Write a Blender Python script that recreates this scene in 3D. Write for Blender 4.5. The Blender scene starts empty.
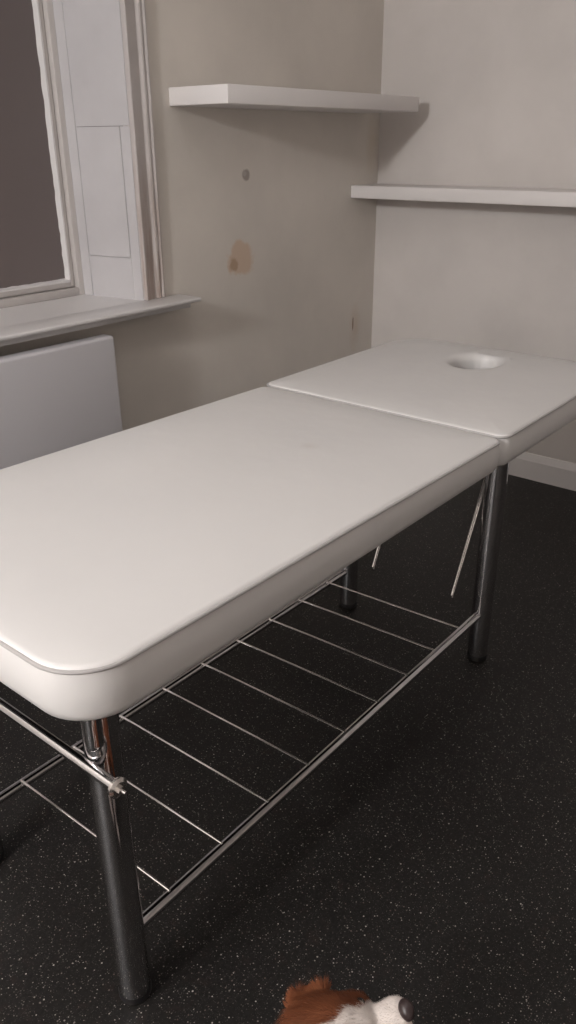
import bpy, bmesh, math, random
from mathutils import Vector, Matrix, noise
from mathutils.bvhtree import BVHTree
random.seed(7)
C = bpy.context.scene.collection
PI = math.pi

# ------------------------------------------------------------------ materials
def mat(name):
    m = bpy.data.materials.new(name); m.use_nodes = True
    nt = m.node_tree; b = nt.nodes['Principled BSDF']
    return m, nt, b
def simple(name, col, rough=.5, metal=0., spec=.5, coat=0.):
    m, nt, b = mat(name)
    b.inputs['Base Color'].default_value = (*col, 1)
    b.inputs['Roughness'].default_value = rough
    b.inputs['Metallic'].default_value = metal
    b.inputs['Specular IOR Level'].default_value = spec
    b.inputs['Coat Weight'].default_value = coat
    return m
def N(nt, typ, **kw):
    n = nt.nodes.new(typ)
    for k, v in kw.items(): setattr(n, k, v)
    return n
def objco(nt):
    return N(nt, 'ShaderNodeTexCoord').outputs['Object']
def noise_tex(nt, co, scale, detail=4, rough=.55):
    n = N(nt, 'ShaderNodeTexNoise'); n.inputs['Scale'].default_value = scale
    n.inputs['Detail'].default_value = detail; n.inputs['Roughness'].default_value = rough
    nt.links.new(co, n.inputs['Vector']); return n.outputs['Fac']
def ramp(nt, fac, stops):
    r = N(nt, 'ShaderNodeValToRGB'); e = r.color_ramp.elements
    while len(e) < len(stops): e.new(.5)
    for el, (p, c) in zip(e, stops):
        el.position = p; el.color = (*c, 1) if len(c) == 3 else c
    nt.links.new(fac, r.inputs['Fac']); return r.outputs['Color']
def mth(nt, op, a, b=None, c=None, clamp=False):
    n = N(nt, 'ShaderNodeMath', operation=op); n.use_clamp = clamp
    for i, v in enumerate((a, b, c)):
        if v is None: continue
        if hasattr(v, 'is_linked'): nt.links.new(v, n.inputs[i])
        else: n.inputs[i].default_value = v
    return n.outputs[0]
def mix(nt, fac, a, b):
    n = N(nt, 'ShaderNodeMix', data_type='RGBA')
    for s, v in ((n.inputs[0], fac), (n.inputs[6], a), (n.inputs[7], b)):
        if hasattr(v, 'is_linked'): nt.links.new(v, s)
        elif isinstance(v, tuple): s.default_value = (*v, 1)
        else: s.default_value = v
    return n.outputs[2]
def bump(nt, b, h, strength, dist):
    n = N(nt, 'ShaderNodeBump'); n.inputs['Strength'].default_value = strength
    n.inputs['Distance'].default_value = dist
    nt.links.new(h, n.inputs['Height']); nt.links.new(n.outputs[0], b.inputs['Normal'])

def plaster(name, base, marks=None):
    m, nt, b = mat(name); co = objco(nt)
    n1 = noise_tex(nt, co, 2.2, 5); n2 = noise_tex(nt, co, 60, 4)
    lo = tuple(c*.93 for c in base); hi = tuple(min(1, c*1.05) for c in base)
    col = ramp(nt, n1, [(.35, lo), (.65, hi)])
    if marks: col = marks(nt, co, col)
    nt.links.new(col, b.inputs['Base Color'])
    b.inputs['Roughness'].default_value = .62
    bump(nt, b, mth(nt, 'ADD', mth(nt, 'MULTIPLY', n1, 3.), mth(nt, 'MULTIPLY', n2, .25)), .35, .004)
    return m
YL, XR = 2.1165, 3.216
def blob(nt, co, cx, cz, rx, rz, nscale, namp, edge=.25):
    sp = N(nt, 'ShaderNodeSeparateXYZ'); nt.links.new(co, sp.inputs[0])
    dx = mth(nt, 'DIVIDE', mth(nt, 'SUBTRACT', sp.outputs[0], cx), rx)
    dz = mth(nt, 'DIVIDE', mth(nt, 'SUBTRACT', sp.outputs[2], cz), rz)
    d = mth(nt, 'SQRT', mth(nt, 'ADD', mth(nt, 'MULTIPLY', dx, dx), mth(nt, 'MULTIPLY', dz, dz)))
    d = mth(nt, 'ADD', d, mth(nt, 'MULTIPLY', mth(nt, 'SUBTRACT', noise_tex(nt, co, nscale, 4), .5), namp))
    return mth(nt, 'DIVIDE', mth(nt, 'SUBTRACT', 1., d), edge, clamp=True)
def wall_marks(nt, co, col):
    # peeled stain, its darker crumb, a filled screw hole, scuffs and the crack by the corner
    s = blob(nt, co, 2.312, .972, .078, .075, 15, 1.5, .3)
    col = mix(nt, mth(nt, 'MULTIPLY', s, .75), col, (.62, .45, .32))
    s = blob(nt, co, 2.266, .950, .026, .030, 30, .9, .4)
    col = mix(nt, mth(nt, 'MULTIPLY', s, .75), col, (.40, .26, .16))
    s = blob(nt, co, 2.345, 1.257, .024, .023, 40, .5, .3)
    col = mix(nt, mth(nt, 'MULTIPLY', s, .8), col, (.27, .225, .20))
    s = blob(nt, co, 2.337, 1.262, .012, .011, 40, .3, .4)
    col = mix(nt, mth(nt, 'MULTIPLY', s, .8), col, (.45, .40, .37))
    s = blob(nt, co, 3.055, .60, .006, .036, 60, .6, .3)
    col = mix(nt, mth(nt, 'MULTIPLY', s, .9), col, (.16, .09, .045))
    s = blob(nt, co, 3.07, .585, .045, .12, 14, 1.2, .9)
    col = mix(nt, mth(nt, 'MULTIPLY', s, .28), col, (.50, .33, .20))
    s = blob(nt, co, 3.16, 1.36, .05, .15, 9, 1.0, .9)
    col = mix(nt, mth(nt, 'MULTIPLY', s, .25), col, (.50, .40, .24))
    return col
M = {}
M['wall_left'] = plaster('stained beige plaster', (.69, .64, .585), wall_marks)
M['wall_right'] = plaster('off white plaster', (.64, .60, .575))
M['wall_far'] = plaster('warm white plaster', (.58, .54, .51))
M['ceiling'] = plaster('white ceiling paint', (.78, .75, .72))
M['white_paint'] = simple('white gloss paint', (.74, .715, .71), .35)
M['shelf_white'] = simple('white laminate', (.78, .745, .735), .42)
M['sash_paint'] = simple('grey white sash paint', (.56, .525, .505), .45)
M['radiator'] = simple('white enamel', (.64, .625, .65), .38)
M['gap'] = simple('dark joint', (.10, .08, .075), .9)
M['chrome'] = simple('chrome', (.60, .59, .60), .09, 1.0)
M['steel'] = simple('bright steel wire', (.78, .75, .73), .22, 1.0)
M['rubber'] = simple('black rubber', (.012, .011, .012), .45)
M['board'] = simple('black plywood underside', (.02, .018, .018), .7)

# shutter paint, slightly uneven
m, nt, b = mat('shutter paint'); co = objco(nt)
nt.links.new(ramp(nt, noise_tex(nt, co, 5, 5), [(.3, (.52, .50, .51)), (.7, (.58, .56, .57))]), b.inputs['Base Color'])
b.inputs['Roughness'].default_value = .42
bump(nt, b, noise_tex(nt, co, 25, 5), .25, .003); M['shutter'] = m

# architrave: old paint, rubbed brown along the lower part
m, nt, b = mat('worn architrave paint'); co = objco(nt)
mp = N(nt, 'ShaderNodeMapping'); mp.inputs['Scale'].default_value = (55, 55, 3.2); nt.links.new(co, mp.inputs['Vector'])
w = noise_tex(nt, mp.outputs[0], 1., 6, .7)
wear = blob(nt, co, 1.85, .97, .5, .50, 8, .8, .9)
f = mth(nt, 'MULTIPLY', mth(nt, 'MULTIPLY', mth(nt, 'SUBTRACT', w, .40), 5., clamp=True), wear)
nt.links.new(mix(nt, mth(nt, 'MULTIPLY', f, .72), (.56, .52, .505), (.34, .24, .19)), b.inputs['Base Color'])
b.inputs['Roughness'].default_value = .4
bump(nt, b, w, .3, .002); M['architrave'] = m

# frosted, unlit window glass
m, nt, b = mat('frosted night glass'); co = objco(nt)
nt.links.new(ramp(nt, noise_tex(nt, co, 1.5, 2), [(.3, (.165, .135, .13)), (.7, (.195, .16, .155))]), b.inputs['Base Color'])
b.inputs['Roughness'].default_value = .38
b.inputs['Transmission Weight'].default_value = .15
M['glass'] = m

# white vinyl
m, nt, b = mat('white vinyl'); co = objco(nt)
n1 = noise_tex(nt, co, 3.5, 3)
col = ramp(nt, n1, [(.3, (.69, .672, .665)), (.7, (.72, .70, .69))])
sp = N(nt, 'ShaderNodeSeparateXYZ'); nt.links.new(co, sp.inputs[0])
def ring_spot(cx, cy, r, edge, amp):
    dx = mth(nt, 'SUBTRACT', sp.outputs[0], cx); dy = mth(nt, 'SUBTRACT', sp.outputs[1], cy)
    d = mth(nt, 'SQRT', mth(nt, 'ADD', mth(nt, 'MULTIPLY', dx, dx), mth(nt, 'MULTIPLY', dy, dy)))
    d = mth(nt, 'ADD', d, mth(nt, 'MULTIPLY', mth(nt, 'SUBTRACT', noise_tex(nt, co, 30, 3), .5), r))
    return mth(nt, 'MULTIPLY', mth(nt, 'DIVIDE', mth(nt, 'SUBTRACT', r, d), edge, clamp=True), amp)
col = mix(nt, ring_spot(1.27, .985, .028, .03, .30), col, (.50, .44, .40))
nt.links.new(col, b.inputs['Base Color'])
b.inputs['Roughness'].default_value = .40
b.inputs['Specular IOR Level'].default_value = .45
vor = N(nt, 'ShaderNodeTexVoronoi'); vor.inputs['Scale'].default_value = 700; nt.links.new(co, vor.inputs['Vector'])
mp = N(nt, 'ShaderNodeMapping'); mp.inputs['Scale'].default_value = (14, 14, 4); nt.links.new(co, mp.inputs['Vector'])
h = mth(nt, 'ADD', mth(nt, 'MULTIPLY', vor.outputs['Distance'], .04), noise_tex(nt, mp.outputs[0], 1., 2))
bump(nt, b, h, .22, .006); M['vinyl'] = m
M['piping'] = simple('vinyl piping', (.43, .41, .405), .4)

# speckled safety-vinyl floor
m, nt, b = mat('speckled dark vinyl floor'); co = objco(nt)
def flecks(scale, thr, seedoff, jitter=1.):
    mp = N(nt, 'ShaderNodeMapping'); mp.inputs['Location'].default_value = (seedoff, seedoff*.7, 0)
    nt.links.new(co, mp.inputs['Vector'])
    v = N(nt, 'ShaderNodeTexVoronoi'); v.voronoi_dimensions = '2D'; v.inputs['Scale'].default_value = scale
    nt.links.new(mp.outputs[0], v.inputs['Vector'])
    wn = N(nt, 'ShaderNodeSeparateColor'); nt.links.new(v.outputs['Color'], wn.inputs[0])
    size = mth(nt, 'MULTIPLY', wn.outputs[0], thr)
    on = mth(nt, 'LESS_THAN', v.outputs['Distance'], size)
    keep = mth(nt, 'GREATER_THAN', wn.outputs[1], .77)
    return mth(nt, 'MULTIPLY', on, keep), wn.outputs[2]
base = ramp(nt, noise_tex(nt, co, 140, 3), [(.35, (.007, .0062, .0058)), (.65, (.014, .0122, .0115))])
base = mix(nt, mth(nt, 'MULTIPLY', mth(nt, 'SUBTRACT', noise_tex(nt, co, 30, 4), .58), 2.5, clamp=True), base, (.032, .018, .015))
f1, v1 = flecks(240, .30, 0.); f2, v2 = flecks(120, .20, 3.1); f3, v3 = flecks(460, .34, 7.7)
base = mix(nt, f3, base, (.07, .065, .06))
base = mix(nt, f1, base, ramp(nt, v1, [(0, (.08, .075, .07)), (.75, (.18, .17, .155)), (1, (.50, .47, .43))]))
base = mix(nt, f2, base, ramp(nt, v2, [(0, (.10, .07, .06)), (.7, (.22, .20, .18)), (1, (.55, .51, .47))]))
nt.links.new(base, b.inputs['Base Color'])
b.inputs['Roughness'].default_value = .47
b.inputs['Specular IOR Level'].default_value = .30
bump(nt, b, noise_tex(nt, co, 260, 3), .25, .0012); M['floor'] = m

# dog materials
m, nt, b = mat('spaniel coat'); a = N(nt, 'ShaderNodeVertexColor'); a.layer_name = 'coat'
nt.links.new(a.outputs['Color'], b.inputs['Base Color']); b.inputs['Roughness'].default_value = .65
b.inputs['Specular IOR Level'].default_value = .25; M['coat'] = m
M['nose'] = simple('wet dark nose', (.035, .022, .022), .35)
M['eye'] = simple('dark brown eye', (.012, .006, .004), .08, coat=.6)

# ------------------------------------------------------------------ geometry helpers
def link(name, bm, m, parent=None, smooth=True, sharp=35):
    me = bpy.data.meshes.new(name)
    bmesh.ops.recalc_face_normals(bm, faces=bm.faces[:])
    bm.to_mesh(me); bm.free()
    if smooth:
        me.polygons.foreach_set('use_smooth', [True]*len(me.polygons))
        me.set_sharp_from_angle(angle=math.radians(sharp))
    me.materials.append(m)
    o = bpy.data.objects.new(name, me); C.objects.link(o)
    if parent: o.parent = parent
    return o
def struct(name, bm, m, **k):
    o = link(name, bm, m, **k)
    if not k.get('parent'): o['kind'] = 'structure'
    return o
def tag(o, label, cat, group=None):
    o['label'] = label; o['category'] = cat
    if group: o['group'] = group
    return o
def root(name, label, cat, loc=(0, 0, 0), group=None):
    o = bpy.data.objects.new(name, None); C.objects.link(o); o.location = loc
    o.empty_display_size = .1
    return tag(o, label, cat, group)
def keep(o):          # parent set, keep authored world coordinates
    o.matrix_parent_inverse = Matrix.Translation(o.parent.location).inverted(); return o
def box(bm, x0, x1, y0, y1, z0, z1, bev=0., seg=2):
    r = bmesh.ops.create_cube(bm, size=1)
    vs = r['verts']
    for v in vs:
        v.co = Vector(((x0+x1)/2 + v.co.x*(x1-x0), (y0+y1)/2 + v.co.y*(y1-y0), (z0+z1)/2 + v.co.z*(z1-z0)))
    if bev > 0:
        es = list({e for v in vs for e in v.link_edges})
        bmesh.ops.bevel(bm, geom=es, offset=bev, segments=seg, profile=.5, affect='EDGES')
    return bm
def B(*a, **k): return box(bmesh.new(), *a, **k)
def tube(bm, pts, r, n=16, closed=False, cap=True):
    pts = [Vector(p) for p in pts]; rings = []
    L = len(pts); up = None
    for i, p in enumerate(pts):
        a = pts[(i-1) % L] if (closed or i > 0) else p
        c = pts[(i+1) % L] if (closed or i < L-1) else p
        t = (c-a).normalized()
        if up is None:
            up = Vector((0, 0, 1)) if abs(t.z) < .9 else Vector((1, 0, 0))
        s = t.cross(up).normalized(); u = s.cross(t).normalized(); up = u
        rr = r[i] if isinstance(r, (list, tuple)) else r
        rings.append([bm.verts.new(p + s*math.cos(2*PI*k/n)*rr + u*math.sin(2*PI*k/n)*rr) for k in range(n)])
    for i in range(L if closed else L-1):
        A, Bq = rings[i], rings[(i+1) % L]
        for k in range(n): bm.faces.new((A[k], A[(k+1) % n], Bq[(k+1) % n], Bq[k]))
    if cap and not closed:
        bm.faces.new(rings[0]); bm.faces.new(rings[-1][::-1])
    return bm
def T(*a, **k): return tube(bmesh.new(), *a, **k)

# ------------------------------------------------------------------ the room
X0, Y0, ZC = -4.3, -2.0, 2.70        # far ends of the room behind the camera
struct('floor', B(X0-.1, XR+.12, Y0-.1, YL+.5, -.06, 0), M['floor'], smooth=False)
struct('ceiling', B(X0-.1, XR+.12, Y0-.1, YL+.5, ZC, ZC+.08), M['ceiling'], smooth=False)
struct('wall_right', B(XR, XR+.12, Y0-.1, YL+.5, 0, ZC), M['wall_right'], smooth=False)
struct('wall_back', B(X0-.1, X0, Y0-.1, YL+.5, 0, ZC), M['wall_far'], smooth=False)
struct('wall_front', B(X0, XR, Y0-.1, Y0, 0, ZC), M['wall_far'], smooth=False)
# window wall with its opening
WX0, WX1, WZ0, WZ1, YF = .30, 1.813, .883, 2.35, 2.40
bm = bmesh.new()
box(bm, X0, WX0, YL, YL+.45, 0, ZC); box(bm, WX1, XR, YL, YL+.45, 0, ZC)
box(bm, WX0, WX1, YL, YL+.45, 0, WZ0-.014); box(bm, WX0, WX1, YL, YL+.45, WZ1, ZC)
bmesh.ops.remove_doubles(bm, verts=bm.verts[:], dist=1e-5)
struct('wall_left', bm, M['wall_left'], smooth=False)
# baseboards: flat board with an ogee-like top
def baseboard(name, p0, p1, nrm):
    prof = [(0, 0), (.018, 0), (.018, .085), (.014, .092), (.012, .100), (.007, .108), (.005, .114), (0, .116)]
    bm = bmesh.new(); rings = []
    for p in (p0, p1):
        rings.append([bm.verts.new((p[0]+nrm[0]*d, p[1]+nrm[1]*d, z)) for d, z in prof])
    n = len(prof)
    for k in range(n): bm.faces.new((rings[0][k], rings[0][(k+1) % n], rings[1][(k+1) % n], rings[1][k]))
    bm.faces.new(rings[0]); bm.faces.new(rings[1][::-1])
    struct(name, bm, M['white_paint'], sharp=25)
baseboard('baseboard_right', (XR, Y0), (XR, YL-.018), (-1, 0))
baseboard('baseboard_left', (X0, YL), (XR, YL), (0, -1))

# ---- window: root structure with frame, sash, pane, reveal boards
win = bpy.data.objects.new('window_1', None); C.objects.link(win); win['kind'] = 'structure'
win.location = ((WX0+WX1)/2, YF, WZ0)
def wpart(name, bm, m, **k): return keep(link(name, bm, m, win, **k))
GX1, GZ0 = 1.716, .938
GX0, GZ1 = WX0+.12, WZ1-.08
FX0, FX1 = WX0+.03, 1.765
bm = bmesh.new()                                     # box frame
box(bm, 1.742, WX1+.01, YF-.030, YF+.05, WZ0, WZ1, .003)
box(bm, WX0-.01, WX0+.075, YF-.030, YF+.05, WZ0, WZ1, .003)
box(bm, WX0+.075, 1.742, YF-.030, YF+.05, WZ0, WZ0+.026, .003)
box(bm, WX0+.075, 1.742, YF-.030, YF+.05, WZ1-.03, WZ1, .003)
wpart('window_frame', bm, M['sash_paint'])
bm = bmesh.new()                                     # sash
box(bm, GX1+.008, 1.740, YF-.010, YF+.04, WZ0+.028, WZ1-.032, .003)
box(bm, WX0+.077, GX0-.008, YF-.010, YF+.04, WZ0+.028, WZ1-.032, .003)
box(bm, GX0-.008, GX1+.008, YF-.010, YF+.04, WZ0+.028, GZ0-.008, .003)
box(bm, GX0-.008, GX1+.008, YF-.010, YF+.04, GZ1+.008, WZ1-.032, .003)
sash = wpart('sash', bm, M['sash_paint'])
bm = bmesh.new()                                     # ragged white putty bead round the pane
rnd = random.Random(3)
def bead(p, q, inx, inz):
    n = 60; p = Vector(p); q = Vector(q); ring = []
    for i in range(n+1):
        c = p.lerp(q, i/n); w = .008 + rnd.uniform(-.0022, .0022) + (rnd.random() < .08)*rnd.uniform(-.003, .003)
        ring.append([bm.verts.new(c + Vector((inx*a*w, b, inz*a*w))) for a, b in ((-.4, .012), (-.4, -.012), (.3, -.012), (1, .012))])
    for i in range(n):
        for k in range(4): bm.faces.new((ring[i][k], ring[i][(k+1) % 4], ring[i+1][(k+1) % 4], ring[i+1][k]))
    bm.faces.new(ring[0]); bm.faces.new(ring[-1][::-1])
bead((GX1+.006, YF, GZ0-.008), (GX1+.006, YF, GZ1+.008), -1, 0)
bead((GX0-.006, YF, GZ0-.008), (GX0-.006, YF, GZ1+.008), 1, 0)
bead((GX0-.008, YF, GZ0-.006), (GX1+.008, YF, GZ0-.006), 0, 1)
bead((GX0-.008, YF, GZ1+.006), (GX1+.008, YF, GZ1+.006), 0, -1)
wpart('glazing_bead', bm, M['white_paint'], sharp=60)
wpart('pane', B(GX0-.004, GX1+.004, YF+.008, YF+.014, GZ0-.004, GZ1+.004), M['glass'], smooth=False)

# shutter boards lining the splayed reveal (right side seen, left side mirrored)
def reveal(xa, xb, sgn):
    """xa at wall face (YL), xb at frame; boards with narrow open joints on a dark backing"""
    A = Vector((xa, YL-.001, 0)); Bv = Vector((xb, YF-.031, 0)); d = (Bv-A); L = d.length; d.normalize()
    nrm = Vector((-sgn, 0, 0)); nrm = (nrm - d*nrm.dot(d)).normalized()
    def plate(bm, s0, s1, z0, z1, t0, t1, bev=.0015):
        r = bmesh.ops.create_cube(bm, size=1)['verts']
        for v in r:
            s = s0 if v.co.x < 0 else s1; t = t0 if v.co.y < 0 else t1; z = z0 if v.co.z < 0 else z1
            p = A + d*s + nrm*t; v.co = (p.x, p.y, z)
        bmesh.ops.bevel(bm, geom=list({e for v in r for e in v.link_edges}), offset=bev, segments=1, affect='EDGES')
    bm = bmesh.new(); plate(bm, 0, L, WZ0, WZ1, -.012, -.006)
    wpart('reveal_backing', bm, M['gap'], smooth=False)
    bm = bmesh.new(); g = .0022
    sL = L*.85; sR = L*.15                      # leaf seam near the frame, panel edge near the room
    zt, zb = 1.414, 1.018
    plate(bm, 0, sR-g, WZ0, zt-g, -.006, .004)  # stile below
    plate(bm, 0, sL-g, zt+g, WZ1, -.006, .004)  # upper leaf
    plate(bm, sR-g, sL-g, WZ0, zb-g, -.006, .004)
    plate(bm, sL+g, L, WZ0, WZ1, -.006, .0025)
    wpart('reveal_board', bm, M['shutter'])
    bm = bmesh.new(); plate(bm, sR+g, sL-g, zb+g, zt-g, -.006, .0035)
    wpart('shutter_flap', bm, M['shutter'])
reveal(WX1, 1.765, 1)
reveal(WX0, WX0+.05, -1)
wpart('reveal_soffit', B(WX0, WX1, YL, YF-.03, WZ1-.01, WZ1), M['shutter'])

# architraves: moulded board both sides and over the top
def architrave(name, x_in, x_out):
    w = abs(x_out-x_in); s = 1 if x_out > x_in else -1
    prof = [(0, 0), (0, .034), (.03, .036), (.07, .034), (.20, .029), (.38, .021), (.52, .014), (.56, .013), (.60, .016),
            (.66, .024), (.73, .027), (.78, .022), (.82, .017), (.86, .024), (.92, .028), (.97, .026), (1, .020), (1, 0)]
    bm = bmesh.new(); rings = []
    for z in (WZ0+.001, WZ1+.05):
        rings.append([bm.verts.new((x_in+s*w*a, YL-d*.6, z)) for a, d in prof])
    n = len(prof)
    for k in range(n): bm.faces.new((rings[0][k], rings[0][(k+1) % n], rings[1][(k+1) % n], rings[1][k]))
    bm.faces.new(rings[0]); bm.faces.new(rings[1][::-1])
    o = link(name, bm, M['architrave'], sharp=25); o['kind'] = 'structure'
architrave('trim_1', WX1-.002, 1.900)
architrave('trim_2', WX0+.002, WX0-.091)
struct('trim_3', B(WX0-.091, 1.906, YL-.028, YL, WZ1+.05, WZ1+.14, .004), M['architrave'])

# window sill board with rounded nose and a fillet moulding under it
bm = bmesh.new()
SX0, SX1, SY = WX0-.155, 1.973, 2.0
box(bm, SX0, SX1, SY, YL, WZ0-.014, WZ0, .005, 3)
box(bm, WX0+.002, WX1-.002, YL-.006, YF+.05, WZ0-.013, WZ0)
struct('trim_4', bm, M['white_paint'])
struct('trim_5', B(SX0+.02, SX1-.025, SY+.028, YL, WZ0-.034, WZ0-.014, .005, 3), M['white_paint'])

# ------------------------------------------------------------------ radiator
rad = root('panel_radiator', 'flat white panel radiator on the beige wall below the window sill', 'radiator', (.9, 2.05, .12))
RX0, RX1, RY, RZ0, RZ1 = .25, 1.580, 1.997, .17, .820
bm = B(RX0, RX1, RY, RY+.055, RZ0, RZ1, .010, 3)
keep(link('panel', bm, M['radiator'], rad))
bm = bmesh.new()
for k in range(40):
    x = RX0+.03+k*(RX1-RX0-.06)/39
    box(bm, x-.004, x+.004, RY+.055, RY+.085, RZ0+.04, RZ1-.03)
keep(link('convector_fins', bm, M['radiator'], rad, smooth=False))
for x in (RX0+.2, RX1-.2):
    keep(link('wall_bracket', B(x-.02, x+.02, RY+.05, YL-.002, RZ0+.1, RZ1-.12, .003), M['radiator'], rad))
for x in (RX0+.03, RX1-.03):
    keep(link('supply_pipe', T([(x, RY+.03, RZ0+.01), (x, RY+.03, .0)], .0075), M['steel'], rad))

# ------------------------------------------------------------------ floating shelves
s = link('floating_shelf', B(1.985, 3.100, YL-.26, YL, 1.473, 1.526, .0025, 2), M['shelf_white'])
tag(s, 'upper white floating shelf beside the window on the beige wall', 'shelf')
s = link('floating_shelf', B(3.012, XR, -.3, YL, 1.146, 1.196, .0025, 2), M['shelf_white'])
tag(s, 'lower, longer white floating shelf on the off-white right wall', 'shelf')

# ------------------------------------------------------------------ massage table
table = root('massage_table', 'white vinyl massage table with face hole on chrome legs', 'massage table', (1.18, 1.03, 0))
def tp(name, bm, m, parent=None, **k):
    o = link(name, bm, m, parent or table, **k)
    o.matrix_parent_inverse = Matrix.Translation(-Vector(table.location)) if parent is None else Matrix()
    return o
xA, xB, y0, y1 = .537, 1.834, .800, 1.259
ZTOP, ZBOT = .761, .686

def rrect(x0, x1, yy0, yy1, R, d, per=10, side=26):
    """rounded rectangle inset by d; radii R = (x0y0, x1y0, x1y1, x0y1); constant point count"""
    pts = []
    cs = [(x0, yy0, 1, 1, PI), (x1, yy0, -1, 1, 1.5*PI), (x1, yy1, -1, -1, 0), (x0, yy1, 1, -1, .5*PI)]
    arcs = []
    for (cx, cy, sx, sy, a0), r in zip(cs, R):
        rr = max(r-d, .004); c = (cx+sx*(d+rr), cy+sy*(d+rr))
        arcs.append([(c[0]+rr*math.cos(a0+PI/2*k/per), c[1]+rr*math.sin(a0+PI/2*k/per)) for k in range(per+1)])
    for i in range(4):
        pts += arcs[i]
        a = arcs[i][-1]; b2 = arcs[(i+1) % 4][0]
        pts += [(a[0]+(b2[0]-a[0])*k/side, a[1]+(b2[1]-a[1])*k/side) for k in range(1, side)]
    return pts
def cushion(name, x0, x1, ya, yb, R, hole=None, crown=.007, top=0., lift=0.):
    ZTOP = globals()['ZTOP']+top
    bm = bmesh.new(); rings = []
    def tilt(x, z): return z + lift*(x1-x)/(x1-x0)*max(0, min(1, (z-ZBOT)/(ZTOP-ZBOT)))     # padding a little thicker at the foot end
    def add(pts, zf):
        rings.append([bm.verts.new((x, y, tilt(x, zf))) for x, y in pts])
    prof = [(.030, ZBOT+.001), (.014, ZBOT), (.006, ZBOT+.004), (.0015, ZBOT+.012)]   # band, slightly bulged
    for k in range(1, 8):
        t = k/8; prof.append((.0015-.0035*math.sin(PI*t), ZBOT+.012+(ZTOP-.008-ZBOT-.012)*t))
    prof += [(.0015, ZTOP-.006), (.0035, ZTOP-.0025), (.007, ZTOP+.0005)]
    ZTOP -= .001
    for d, z in prof: add(rrect(x0, x1, ya, yb, R, d), z)
    def crownz(d): return ZTOP + .0015 + crown*(1-math.exp(-max(0, d-.007)/.045))
    if hole is None:
        for d in (.012, .02, .03, .045, .06, .08, .11, .15, .2, .26, .32): add(rrect(x0, x1, ya, yb, R, d), crownz(d))
        last = rings[-1]; n = len(last)
        bm.faces.new(last)
    else:
        hx, hy, a, b2 = hole
        for d in (.012, .02, .03, .045, .06, .08, .11): add(rrect(x0, x1, ya, yb, R, d), crownz(d))
        outer = rrect(x0, x1, ya, yb, R, .11); cz = crownz(.11)
        def ell(p, e):
            t = math.atan2((p[1]-hy)/b2, (p[0]-hx)/a); return (hx+(a+e)*math.cos(t), hy+(b2+e)*math.sin(t))
        for w in (.2, .4, .6, .8, .92):
            add([(p[0]+(ell(p, .030)[0]-p[0])*w, p[1]+(ell(p, .030)[1]-p[1])*w) for p in outer], cz+(crownz(.3)-cz)*w)
        tz = crownz(.3)
        for e, z in ((.030, tz), (.022, tz-.0008), (.014, tz-.003), (.008, tz-.007), (.003, tz-.013), (0, tz-.021), (-.001, tz-.04), (-.002, ZBOT+.006), (.004, ZBOT)):
            add([ell(p, e) for p in outer], z)
        add([(p[0], p[1]) for p in rrect(x0, x1, ya, yb, R, .06)], ZBOT)   # underside meets the ring below
        rings.append(rings[0])
    for i in range(len(rings)-1):
        A, Bq = rings[i], rings[i+1]; n = len(A)
        for k in range(n): bm.faces.new((A[k], A[(k+1) % n], Bq[(k+1) % n], Bq[k]))
    if hole is None: bm.faces.new(rings[0][::-1])
    o = tp(name, bm, M['vinyl'], sharp=60)
    p = [(x, y, tilt(x, ZTOP-.0035)) for x, y in rrect(x0, x1, ya, yb, R, .0015)]
    q = [v for i, v in enumerate(p) if (Vector(v)-Vector(p[i-1])).length > 1e-4]
    pp = tp('piping', T(q, .0030, n=8, closed=True), M['piping'], parent=o)
    return o
c1 = cushion('body_cushion', .434, 1.600, .690, 1.397, (.085, .028, .028, .085), lift=.014)
c2 = cushion('head_cushion', 1.602, 2.362, .688, 1.405, (.030, .13, .13, .030), hole=(2.165, 1.048, .088, .064), top=.003)
c2['label'] = 'shorter head cushion with an oval face hole'
tp('base_panel', B(.50, 1.560, .745, 1.365, ZBOT-.012, ZBOT+.002, .003), M['board'])
tp('base_panel', B(1.66, 2.06, .745, 1.365, ZBOT-.012, ZBOT+.002, .003), M['board'])
# steel frame bars under the panel
for y in (y0, y1):
    tp('frame_bar', B(xA, xB, y-.011, y+.011, ZBOT-.034, ZBOT-.012, .003), M['chrome'])
for x in (xA, xB):
    tp('frame_bar', B(x-.011, x+.011, y0+.012, y1-.012, ZBOT-.034, ZBOT-.012, .003), M['chrome'])
# legs
def leg(x, y):
    L = tp('leg', T([(x, y, .016), (x, y, .30), (x, y, ZBOT-.012)], .0280, n=40), M['chrome'])
    tp('foot', T([(x, y, 0), (x, y, .003), (x, y, .014), (x, y, .018)], [.0265, .0288, .0288, .0274], n=40), M['rubber'], parent=L)
for x in (xA, xB):
    for y in (y0, y1): leg(x, y)
# end cross bars on the outer side of each leg pair, washer and bolt at each end
def crossbar(x, sgn):
    xb = x + sgn*.0325; z = .540
    cb = tp('crossbar', T([(xb, y0-.070, z), (xb, y1+.070, z)], .0092, n=24), M['chrome'])
    for y, s in ((y0-.070, -1), (y1+.070, 1)):
        bm = bmesh.new()
        tube(bm, [(xb, y-s*.003, z), (xb, y, z), (xb, y+s*.002, z), (xb, y+s*.005, z)], [.0150, .0160, .0160, .011], n=28)
        tube(bm, [(xb, y+s*.004, z), (xb, y+s*.010, z)], .0062, n=6)
        tube(bm, [(xb, y+s*.009, z), (xb, y+s*.018, z)], .0026, n=10)
        tp('bolt', bm, M['steel'], parent=cb, sharp=30)
crossbar(xA, -1)
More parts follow.
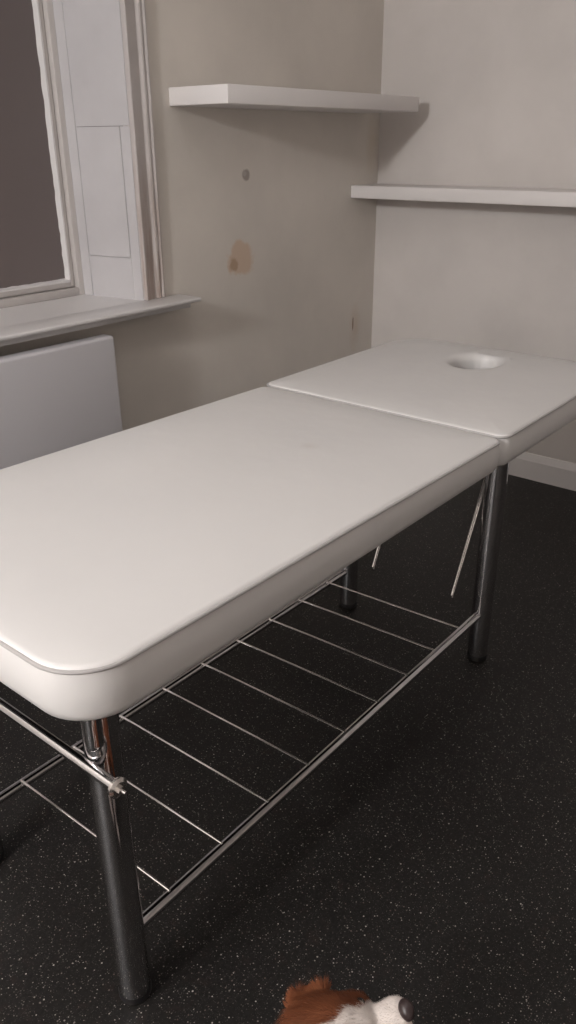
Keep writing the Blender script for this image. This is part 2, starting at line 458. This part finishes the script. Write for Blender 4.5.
# rounded tubular tabs welded to the left legs above the bar
for y, s in ((y0, -1), (y1, 1)):
    xc = xA-.031; yc = y+s*.0275; zb = .598
    pts, rs = [(xc, yc, ZBOT-.012), (xc, yc, zb)], [.0135, .0135]
    for k in range(1, 8):
        a = PI/2*k/8; pts.append((xc, yc, zb-.0135*math.sin(a))); rs.append(.0135*math.cos(a))
    br = tp('leg_bracket', T(pts, rs, n=24), M['chrome'], sharp=50)
    tp('rivet', T([(xc+.004, yc+s*.001, .582), (xc+.004, yc+s*.002, .572)], .0045, n=12), M['steel'], parent=br)
# lower rack: two rails and nine cross wires
ZN, ZF = .150, .132
tp('rack_rail', T([(xA+.025, y0, ZN-.003), (xB-.024, y0, ZN+.002)], .0115, n=24), M['chrome'])
tp('rack_rail', T([(xA+.025, y1, ZF), (xB-.024, y1, ZF)], .0105, n=24), M['chrome'])
for k in range(9):
    x = .634+.1345*k
    tp('rack_wire', T([(x, y0, ZN+.0095), (x, (y0+y1)/2, (ZN+ZF)/2+.0095), (x, y1, ZF+.0095)], .0028, n=10), M['steel'])
# folding wire props hanging below the head cushion, each a narrow loop
for y in (.846, 1.104):
    t0 = Vector((1.733, y, .226)); t1 = Vector((1.938, y, .684))
    bm = bmesh.new()
    pts = [t1+Vector((-.010, 0, 0)), t0+Vector((-.003, 0, .012)), t0+Vector((0, 0, 0)), t0+Vector((.004, 0, .012)), t1+Vector((.011, 0, 0))]
    tube(bm, pts, .0027, n=10)
    tp('prop_rod', bm, M['steel'])

# ------------------------------------------------------------------ the dog (spaniel, head turned to the right, looking up)
dog = root('dog', 'brown and white long-eared dog, its head at the bottom edge of the photo', 'dog', (.36, .33, 0))
HC = Vector((.552, .369, .291)); HS = 1.09                       # head centre
fx = Vector((.66, -.62, .40)).normalized()            # towards the nose
fy = Vector((0, 0, 1)).cross(fx).normalized()         # dog's left
fz = fx.cross(fy).normalized()
roll = math.radians(20)
fy, fz = fy*math.cos(roll)+fz*math.sin(roll), fz*math.cos(roll)-fy*math.sin(roll)
def HP(a, b2, c): return HC + (fx*a + fy*b2 + fz*c)*HS
def ellip(bm, c, ax, r, seg=24):
    """ellipsoid at c with axes ax (3 vectors) and radii r"""
    if ax is hax: r = tuple(k*HS for k in r)
    v = bmesh.ops.create_uvsphere(bm, u_segments=seg, v_segments=seg//2, radius=1)['verts']
    for q in v:
        p = q.co.copy(); q.co = c + ax[0]*p.x*r[0] + ax[1]*p.y*r[1] + ax[2]*p.z*r[2]
def limb(bm, pts, rs, n=16):
    """tapered chain with rounded joints"""
    tube(bm, pts, rs, n=n)
    for p, r in zip(pts, rs): ellip(bm, Vector(p), (Vector((1, 0, 0)), Vector((0, 1, 0)), Vector((0, 0, 1))), (r, r, r), 14)
hax = (fx, fy, fz); W = (Vector((1, 0, 0)), Vector((0, 1, 0)), Vector((0, 0, 1)))
bm = bmesh.new()
ellip(bm, HP(-.014, 0, .006), hax, (.056, .050, .047))          # skull
ellip(bm, HP(.012, 0, .008), hax, (.036, .036, .030))          # brow
ellip(bm, HP(.010, .022, -.012), hax, (.036, .024, .028))      # cheeks
ellip(bm, HP(.010, -.022, -.012), hax, (.036, .024, .028))
ellip(bm, HP(.050, 0, -.008), hax, (.036, .0205, .018))        # muzzle
ellip(bm, HP(.068, .008, -.010), hax, (.020, .0145, .0145))    # flews
ellip(bm, HP(.068, -.008, -.010), hax, (.020, .0145, .0145))
ellip(bm, HP(.050, 0, -.024), hax, (.032, .015, .010))         # lower jaw
# neck, chest, trunk
def px(a, b2, c): return Vector((a, b2, c))
limb(bm, [HP(-.026, 0, -.012), px(.495, .385, .265), px(.455, .360, .215)], [.042, .048, .062])
ellip(bm, px(.420, .345, .185), W, (.085, .068, .080), 28)
ellip(bm, px(.340, .330, .175), W, (.100, .062, .066), 28)
ellip(bm, px(.245, .318, .150), W, (.085, .066, .072), 28)
# front legs: straight, elbow behind, wrist, paw
for s in (-1, 1):
    yy = .345+s*.045
    limb(bm, [px(.430, yy, .170), px(.415, yy+s*.006, .120), px(.428, yy+s*.006, .060), px(.432, yy+s*.006, .022)], [.034, .024, .017, .017])
    ellip(bm, px(.448, yy+s*.006, .015), W, (.030, .020, .0155), 16)
    for k in (-1, 0, 1): ellip(bm, px(.470, yy+s*.006+k*.0105, .011), W, (.012, .0068, .0105), 12)
    # hind leg folded in a sit: thigh, knee forward, hock back, foot flat
    y2 = .318+s*.055
    limb(bm, [px(.235, y2, .145), px(.305, y2+s*.022, .095), px(.225, y2+s*.020, .048), px(.232, y2+s*.020, .022)], [.056, .036, .022, .018])
    limb(bm, [px(.225, y2+s*.020, .020), px(.300, y2+s*.022, .017)], [.017, .018])
    for k in (-1, 0, 1): ellip(bm, px(.318, y2+s*.022+k*.010, .011), W, (.013, .0068, .0105), 12)
limb(bm, [px(.175, .312, .120), px(.130, .300, .075), px(.075, .280, .045), px(.035, .255, .035)], [.026, .019, .015, .008])   # tail
me = bpy.data.meshes.new('dog_rough'); bm.to_mesh(me); bm.free()
tmp = bpy.data.objects.new('dog_rough', me); C.objects.link(tmp)
r = tmp.modifiers.new('r', 'REMESH'); r.mode = 'VOXEL'; r.voxel_size = .0042
sm = tmp.modifiers.new('s', 'SMOOTH'); sm.iterations = 6; sm.factor = .5
dg = bpy.context.evaluated_depsgraph_get()
bme = bpy.data.meshes.new_from_object(tmp.evaluated_get(dg), depsgraph=dg)
bpy.data.objects.remove(tmp); bpy.data.meshes.remove(me)

WHITE = (.74, .67, .63); RED = (.20, .066, .027); DRED = (.13, .04, .018)
def coat_col(p):
    d = p-HC; a, b2, c = d.dot(fx)/HS, d.dot(fy)/HS, d.dot(fz)/HS
    n = noise.noise(p*38)*.006
    def lerp(t, A, Bc): t = max(0, min(1, t)); return tuple(A[i]+(Bc[i]-A[i])*t for i in range(3))
    red = lerp(noise.noise(p*60)*.5+.4, RED, DRED)
    if d.length < .115 and a > -.055:                           # head
        w = .009 + .012*max(0, min(1, (a-.000)/.022)) + .02*max(0, min(1, (a-.036)/.018))   # blaze half-width, widening to the muzzle
        if a < -.026: w = 0
        t = (w + n*.8 - abs(b2+.002))/.004
        if c < -.020 and a > -.02: t = 2
        return lerp(t, red, WHITE)
    if (p.x > .40 and p.z < .20) or p.z < .10: t = 1
    elif p.x > .40: t = 0
    else: t = (noise.noise(p*9+Vector((3, 1, 2)))+.12)/.05
    return lerp(t, red, WHITE)
def paint(me, cols):
    ca = me.color_attributes.new('coat', 'FLOAT_COLOR', 'POINT')
    ca.data.foreach_set('color', [x for c in cols for x in (*c, 1)])
me = bme; me.name = 'body'
me.materials.clear(); me.materials.append(M['coat'])
me.polygons.foreach_set('use_smooth', [True]*len(me.polygons))
paint(me, [coat_col(v.co) for v in me.vertices])
body = bpy.data.objects.new('body', me); C.objects.link(body); body.parent = dog; keep(body)

def fur_mesh(name, src, colf, count, length, parent, lie, curl=.25, width=.0004, rnd=random.Random(5)):
    """strands rooted on the surface src, combed along lie(p, n)"""
    src.calc_loop_triangles(); tris = src.loop_triangles
    V = src.vertices; areas = [t.area for t in tris]; tot = sum(areas)
    verts, faces, cols = [], [], []
    acc = 0.
    for t, ar in zip(tris, areas):
        acc += ar/tot*count
        while acc > 1:
            acc -= 1
            u, v = rnd.random(), rnd.random()
            if u+v > 1: u, v = 1-u, 1-v
            A, B2, Cc = (V[i].co for i in t.vertices)
            p = A+(B2-A)*u+(Cc-A)*v; n = t.normal
            L = length(p)*rnd.uniform(.6, 1.2)
            if L <= 0: continue
            g = lie(p, n); g = (g-n*g.dot(n))
            g = g.normalized() if g.length > 1e-4 else Vector((0, 0, -1))
            cl = Vector((noise.noise(p*55), noise.noise(p*55+Vector((9, 0, 0))), noise.noise(p*55+Vector((0, 9, 0)))))
            dirs = (n*.55+g*.75+cl*curl).normalized()
            dire = (n*.10+g*1.+cl*curl*2.+Vector((0, 0, -.15))).normalized()
            side = dirs.cross(n); side = side.normalized() if side.length > 1e-4 else Vector((1, 0, 0))
            w = width*rnd.uniform(.7, 1.3); i0 = len(verts)
            p1 = p+dirs*L*.5; p2 = p1+dire*L*.5; p0 = p-n*.001
            verts += [p0-side*w, p0+side*w, p1-side*w*.7, p1+side*w*.7, p2]
            faces += [(i0, i0+1, i0+3, i0+2), (i0+2, i0+3, i0+4)]
            k = rnd.uniform(.8, 1.2); c = colf(p); cols += [tuple(min(1, x*k) for x in c)]*5
    me2 = bpy.data.meshes.new(name); me2.from_pydata([tuple(v) for v in verts], [], faces)
    me2.materials.append(M['coat']); paint(me2, cols)
    me2.polygons.foreach_set('use_smooth', [True]*len(me2.polygons))
    o = bpy.data.objects.new(name, me2); C.objects.link(o); o.parent = parent
    return o
def body_len(p):
    d = p-HC; a = d.dot(fx)
    if d.length < .115:
        if a > .045: return .005
        return .010 + .022*max(0, min(1, (.015-a)/.05))
    if p.z < .05: return .008
    return .020
def body_lie(p, n):
    if (p-HC).length < .115: return -fx*1.-fz*.2
    return Vector((-.6, 0, -.8))
f = fur_mesh('fur', me, coat_col, 60000, body_len, body, body_lie)

# ears: long feathered flaps hanging from the side of the skull
def ear(sgn):
    bm = bmesh.new(); rows = []
    for i in range(13):
        t = i/12
        c = HP(-.026-.012*t, sgn*(.038+.022*math.sin(t*PI*.55)), .014-.080*t**1.15+.006*math.sin(PI*t))
        w = .017+.013*math.sin(PI*min(1, t*.9+.12)); th = .006
        ring = []
        for k in range(16):
            a = 2*PI*k/16
            ring.append(bm.verts.new(c + fx*math.cos(a)*w + fy*sgn*math.sin(a)*th + fz*.15*math.cos(a)*w))
        rows.append(ring)
    for i in range(12):
        for k in range(16): bm.faces.new((rows[i][k], rows[i][(k+1) % 16], rows[i+1][(k+1) % 16], rows[i+1][k]))
    bm.faces.new(rows[0]); bm.faces.new(rows[-1][::-1])
    o = link('ear', bm, M['coat'], dog, sharp=180); keep(o)
    ec = lambda p: tuple(RED[j]+(DRED[j]-RED[j])*max(0, min(1, .35+noise.noise(p*50))) for j in range(3))
    paint(o.data, [ec(v.co) for v in o.data.vertices])
    fr = fur_mesh('fur', o.data, ec, 16000, lambda p: .024, o, lambda p, n: -fz+fy*sgn*.3-fx*.5, .8)
ear(1); ear(-1)
# nose, eyes
def dpart(name, f_, m): 
    bm = bmesh.new(); f_(bm); keep(link(name, bm, m, dog, sharp=180))
def nose_f(bm):
    ellip(bm, HP(.086, 0, .000), hax, (.0095, .0125, .0085), 20)
    ellip(bm, HP(.085, .006, -.003), hax, (.0085, .0065, .0065), 14); ellip(bm, HP(.085, -.006, -.003), hax, (.0085, .0065, .0065), 14)
dpart('nose', nose_f, M['nose'])
for s in (-1, 1):
    dpart('eye', lambda bm: ellip(bm, HP(.034, s*.0235, .006), hax, (.0075, .0070, .0075), 20), M['eye'])
dpart('mouth', lambda bm: tube(bm, [HP(.084, 0, -.014), HP(.070, .0135, -.020), HP(.045, .019, -.021)], .0012, n=6), M['nose'])

# ------------------------------------------------------------------ light
def area(name, loc, size, power, col, rot=(0, 0, 0)):
    L = bpy.data.lights.new(name, 'AREA'); L.shape = 'DISK'; L.size = size; L.energy = power; L.color = col
    o = bpy.data.objects.new(name, L); C.objects.link(o); o.location = loc; o.rotation_euler = rot; return o
for k, (loc, e, rad_) in enumerate((((-.96, 1.30, 2.03), 13.5, .08), ((-2.7, .95, 2.38), 66, .12))):
    pl = bpy.data.lights.new('ceiling_bulb', 'POINT'); pl.energy = e; pl.shadow_soft_size = rad_; pl.color = (1, .985, .98)
    o = bpy.data.objects.new('ceiling_bulb', pl); C.objects.link(o); o.location = loc
area('overhead_fill_light', (1.0, .5, ZC-.04), 1.3, 2.2, (1, .965, .95))  # added soft fill from overhead, evens out the cushions; no real fixture
w = bpy.data.worlds.new('night'); bpy.context.scene.world = w; w.use_nodes = True
w.node_tree.nodes['Background'].inputs[0].default_value = (.10, .11, .14, 1)
w.node_tree.nodes['Background'].inputs[1].default_value = .3

# ------------------------------------------------------------------ camera
fpx, pitch, yaw, rl, H = 794.8534, *[math.radians(a) for a in (24.9134, 50.5562, -.4077)], 1.363
F = Vector((math.sin(yaw)*math.cos(pitch), math.cos(yaw)*math.cos(pitch), -math.sin(pitch)))
R = Vector((math.cos(yaw), -math.sin(yaw), 0)); U = R.cross(F)
R, U = R*math.cos(rl)+U*math.sin(rl), U*math.cos(rl)-R*math.sin(rl)
cd = bpy.data.cameras.new('camera'); cd.sensor_fit = 'VERTICAL'; cd.sensor_height = 36; cd.lens = fpx*36/1024
cd.clip_start = .02
cam = bpy.data.objects.new('camera', cd); C.objects.link(cam)
mw = Matrix((R, U, -F)).transposed().to_4x4(); mw.translation = (0, 0, H); cam.matrix_world = mw
sc = bpy.context.scene; sc.camera = cam
sc.view_settings.view_transform = 'Standard'; sc.view_settings.look = 'None'
sc.view_settings.gamma = 1; sc.view_settings.use_curve_mapping = False
sc.view_settings.exposure = 1.55
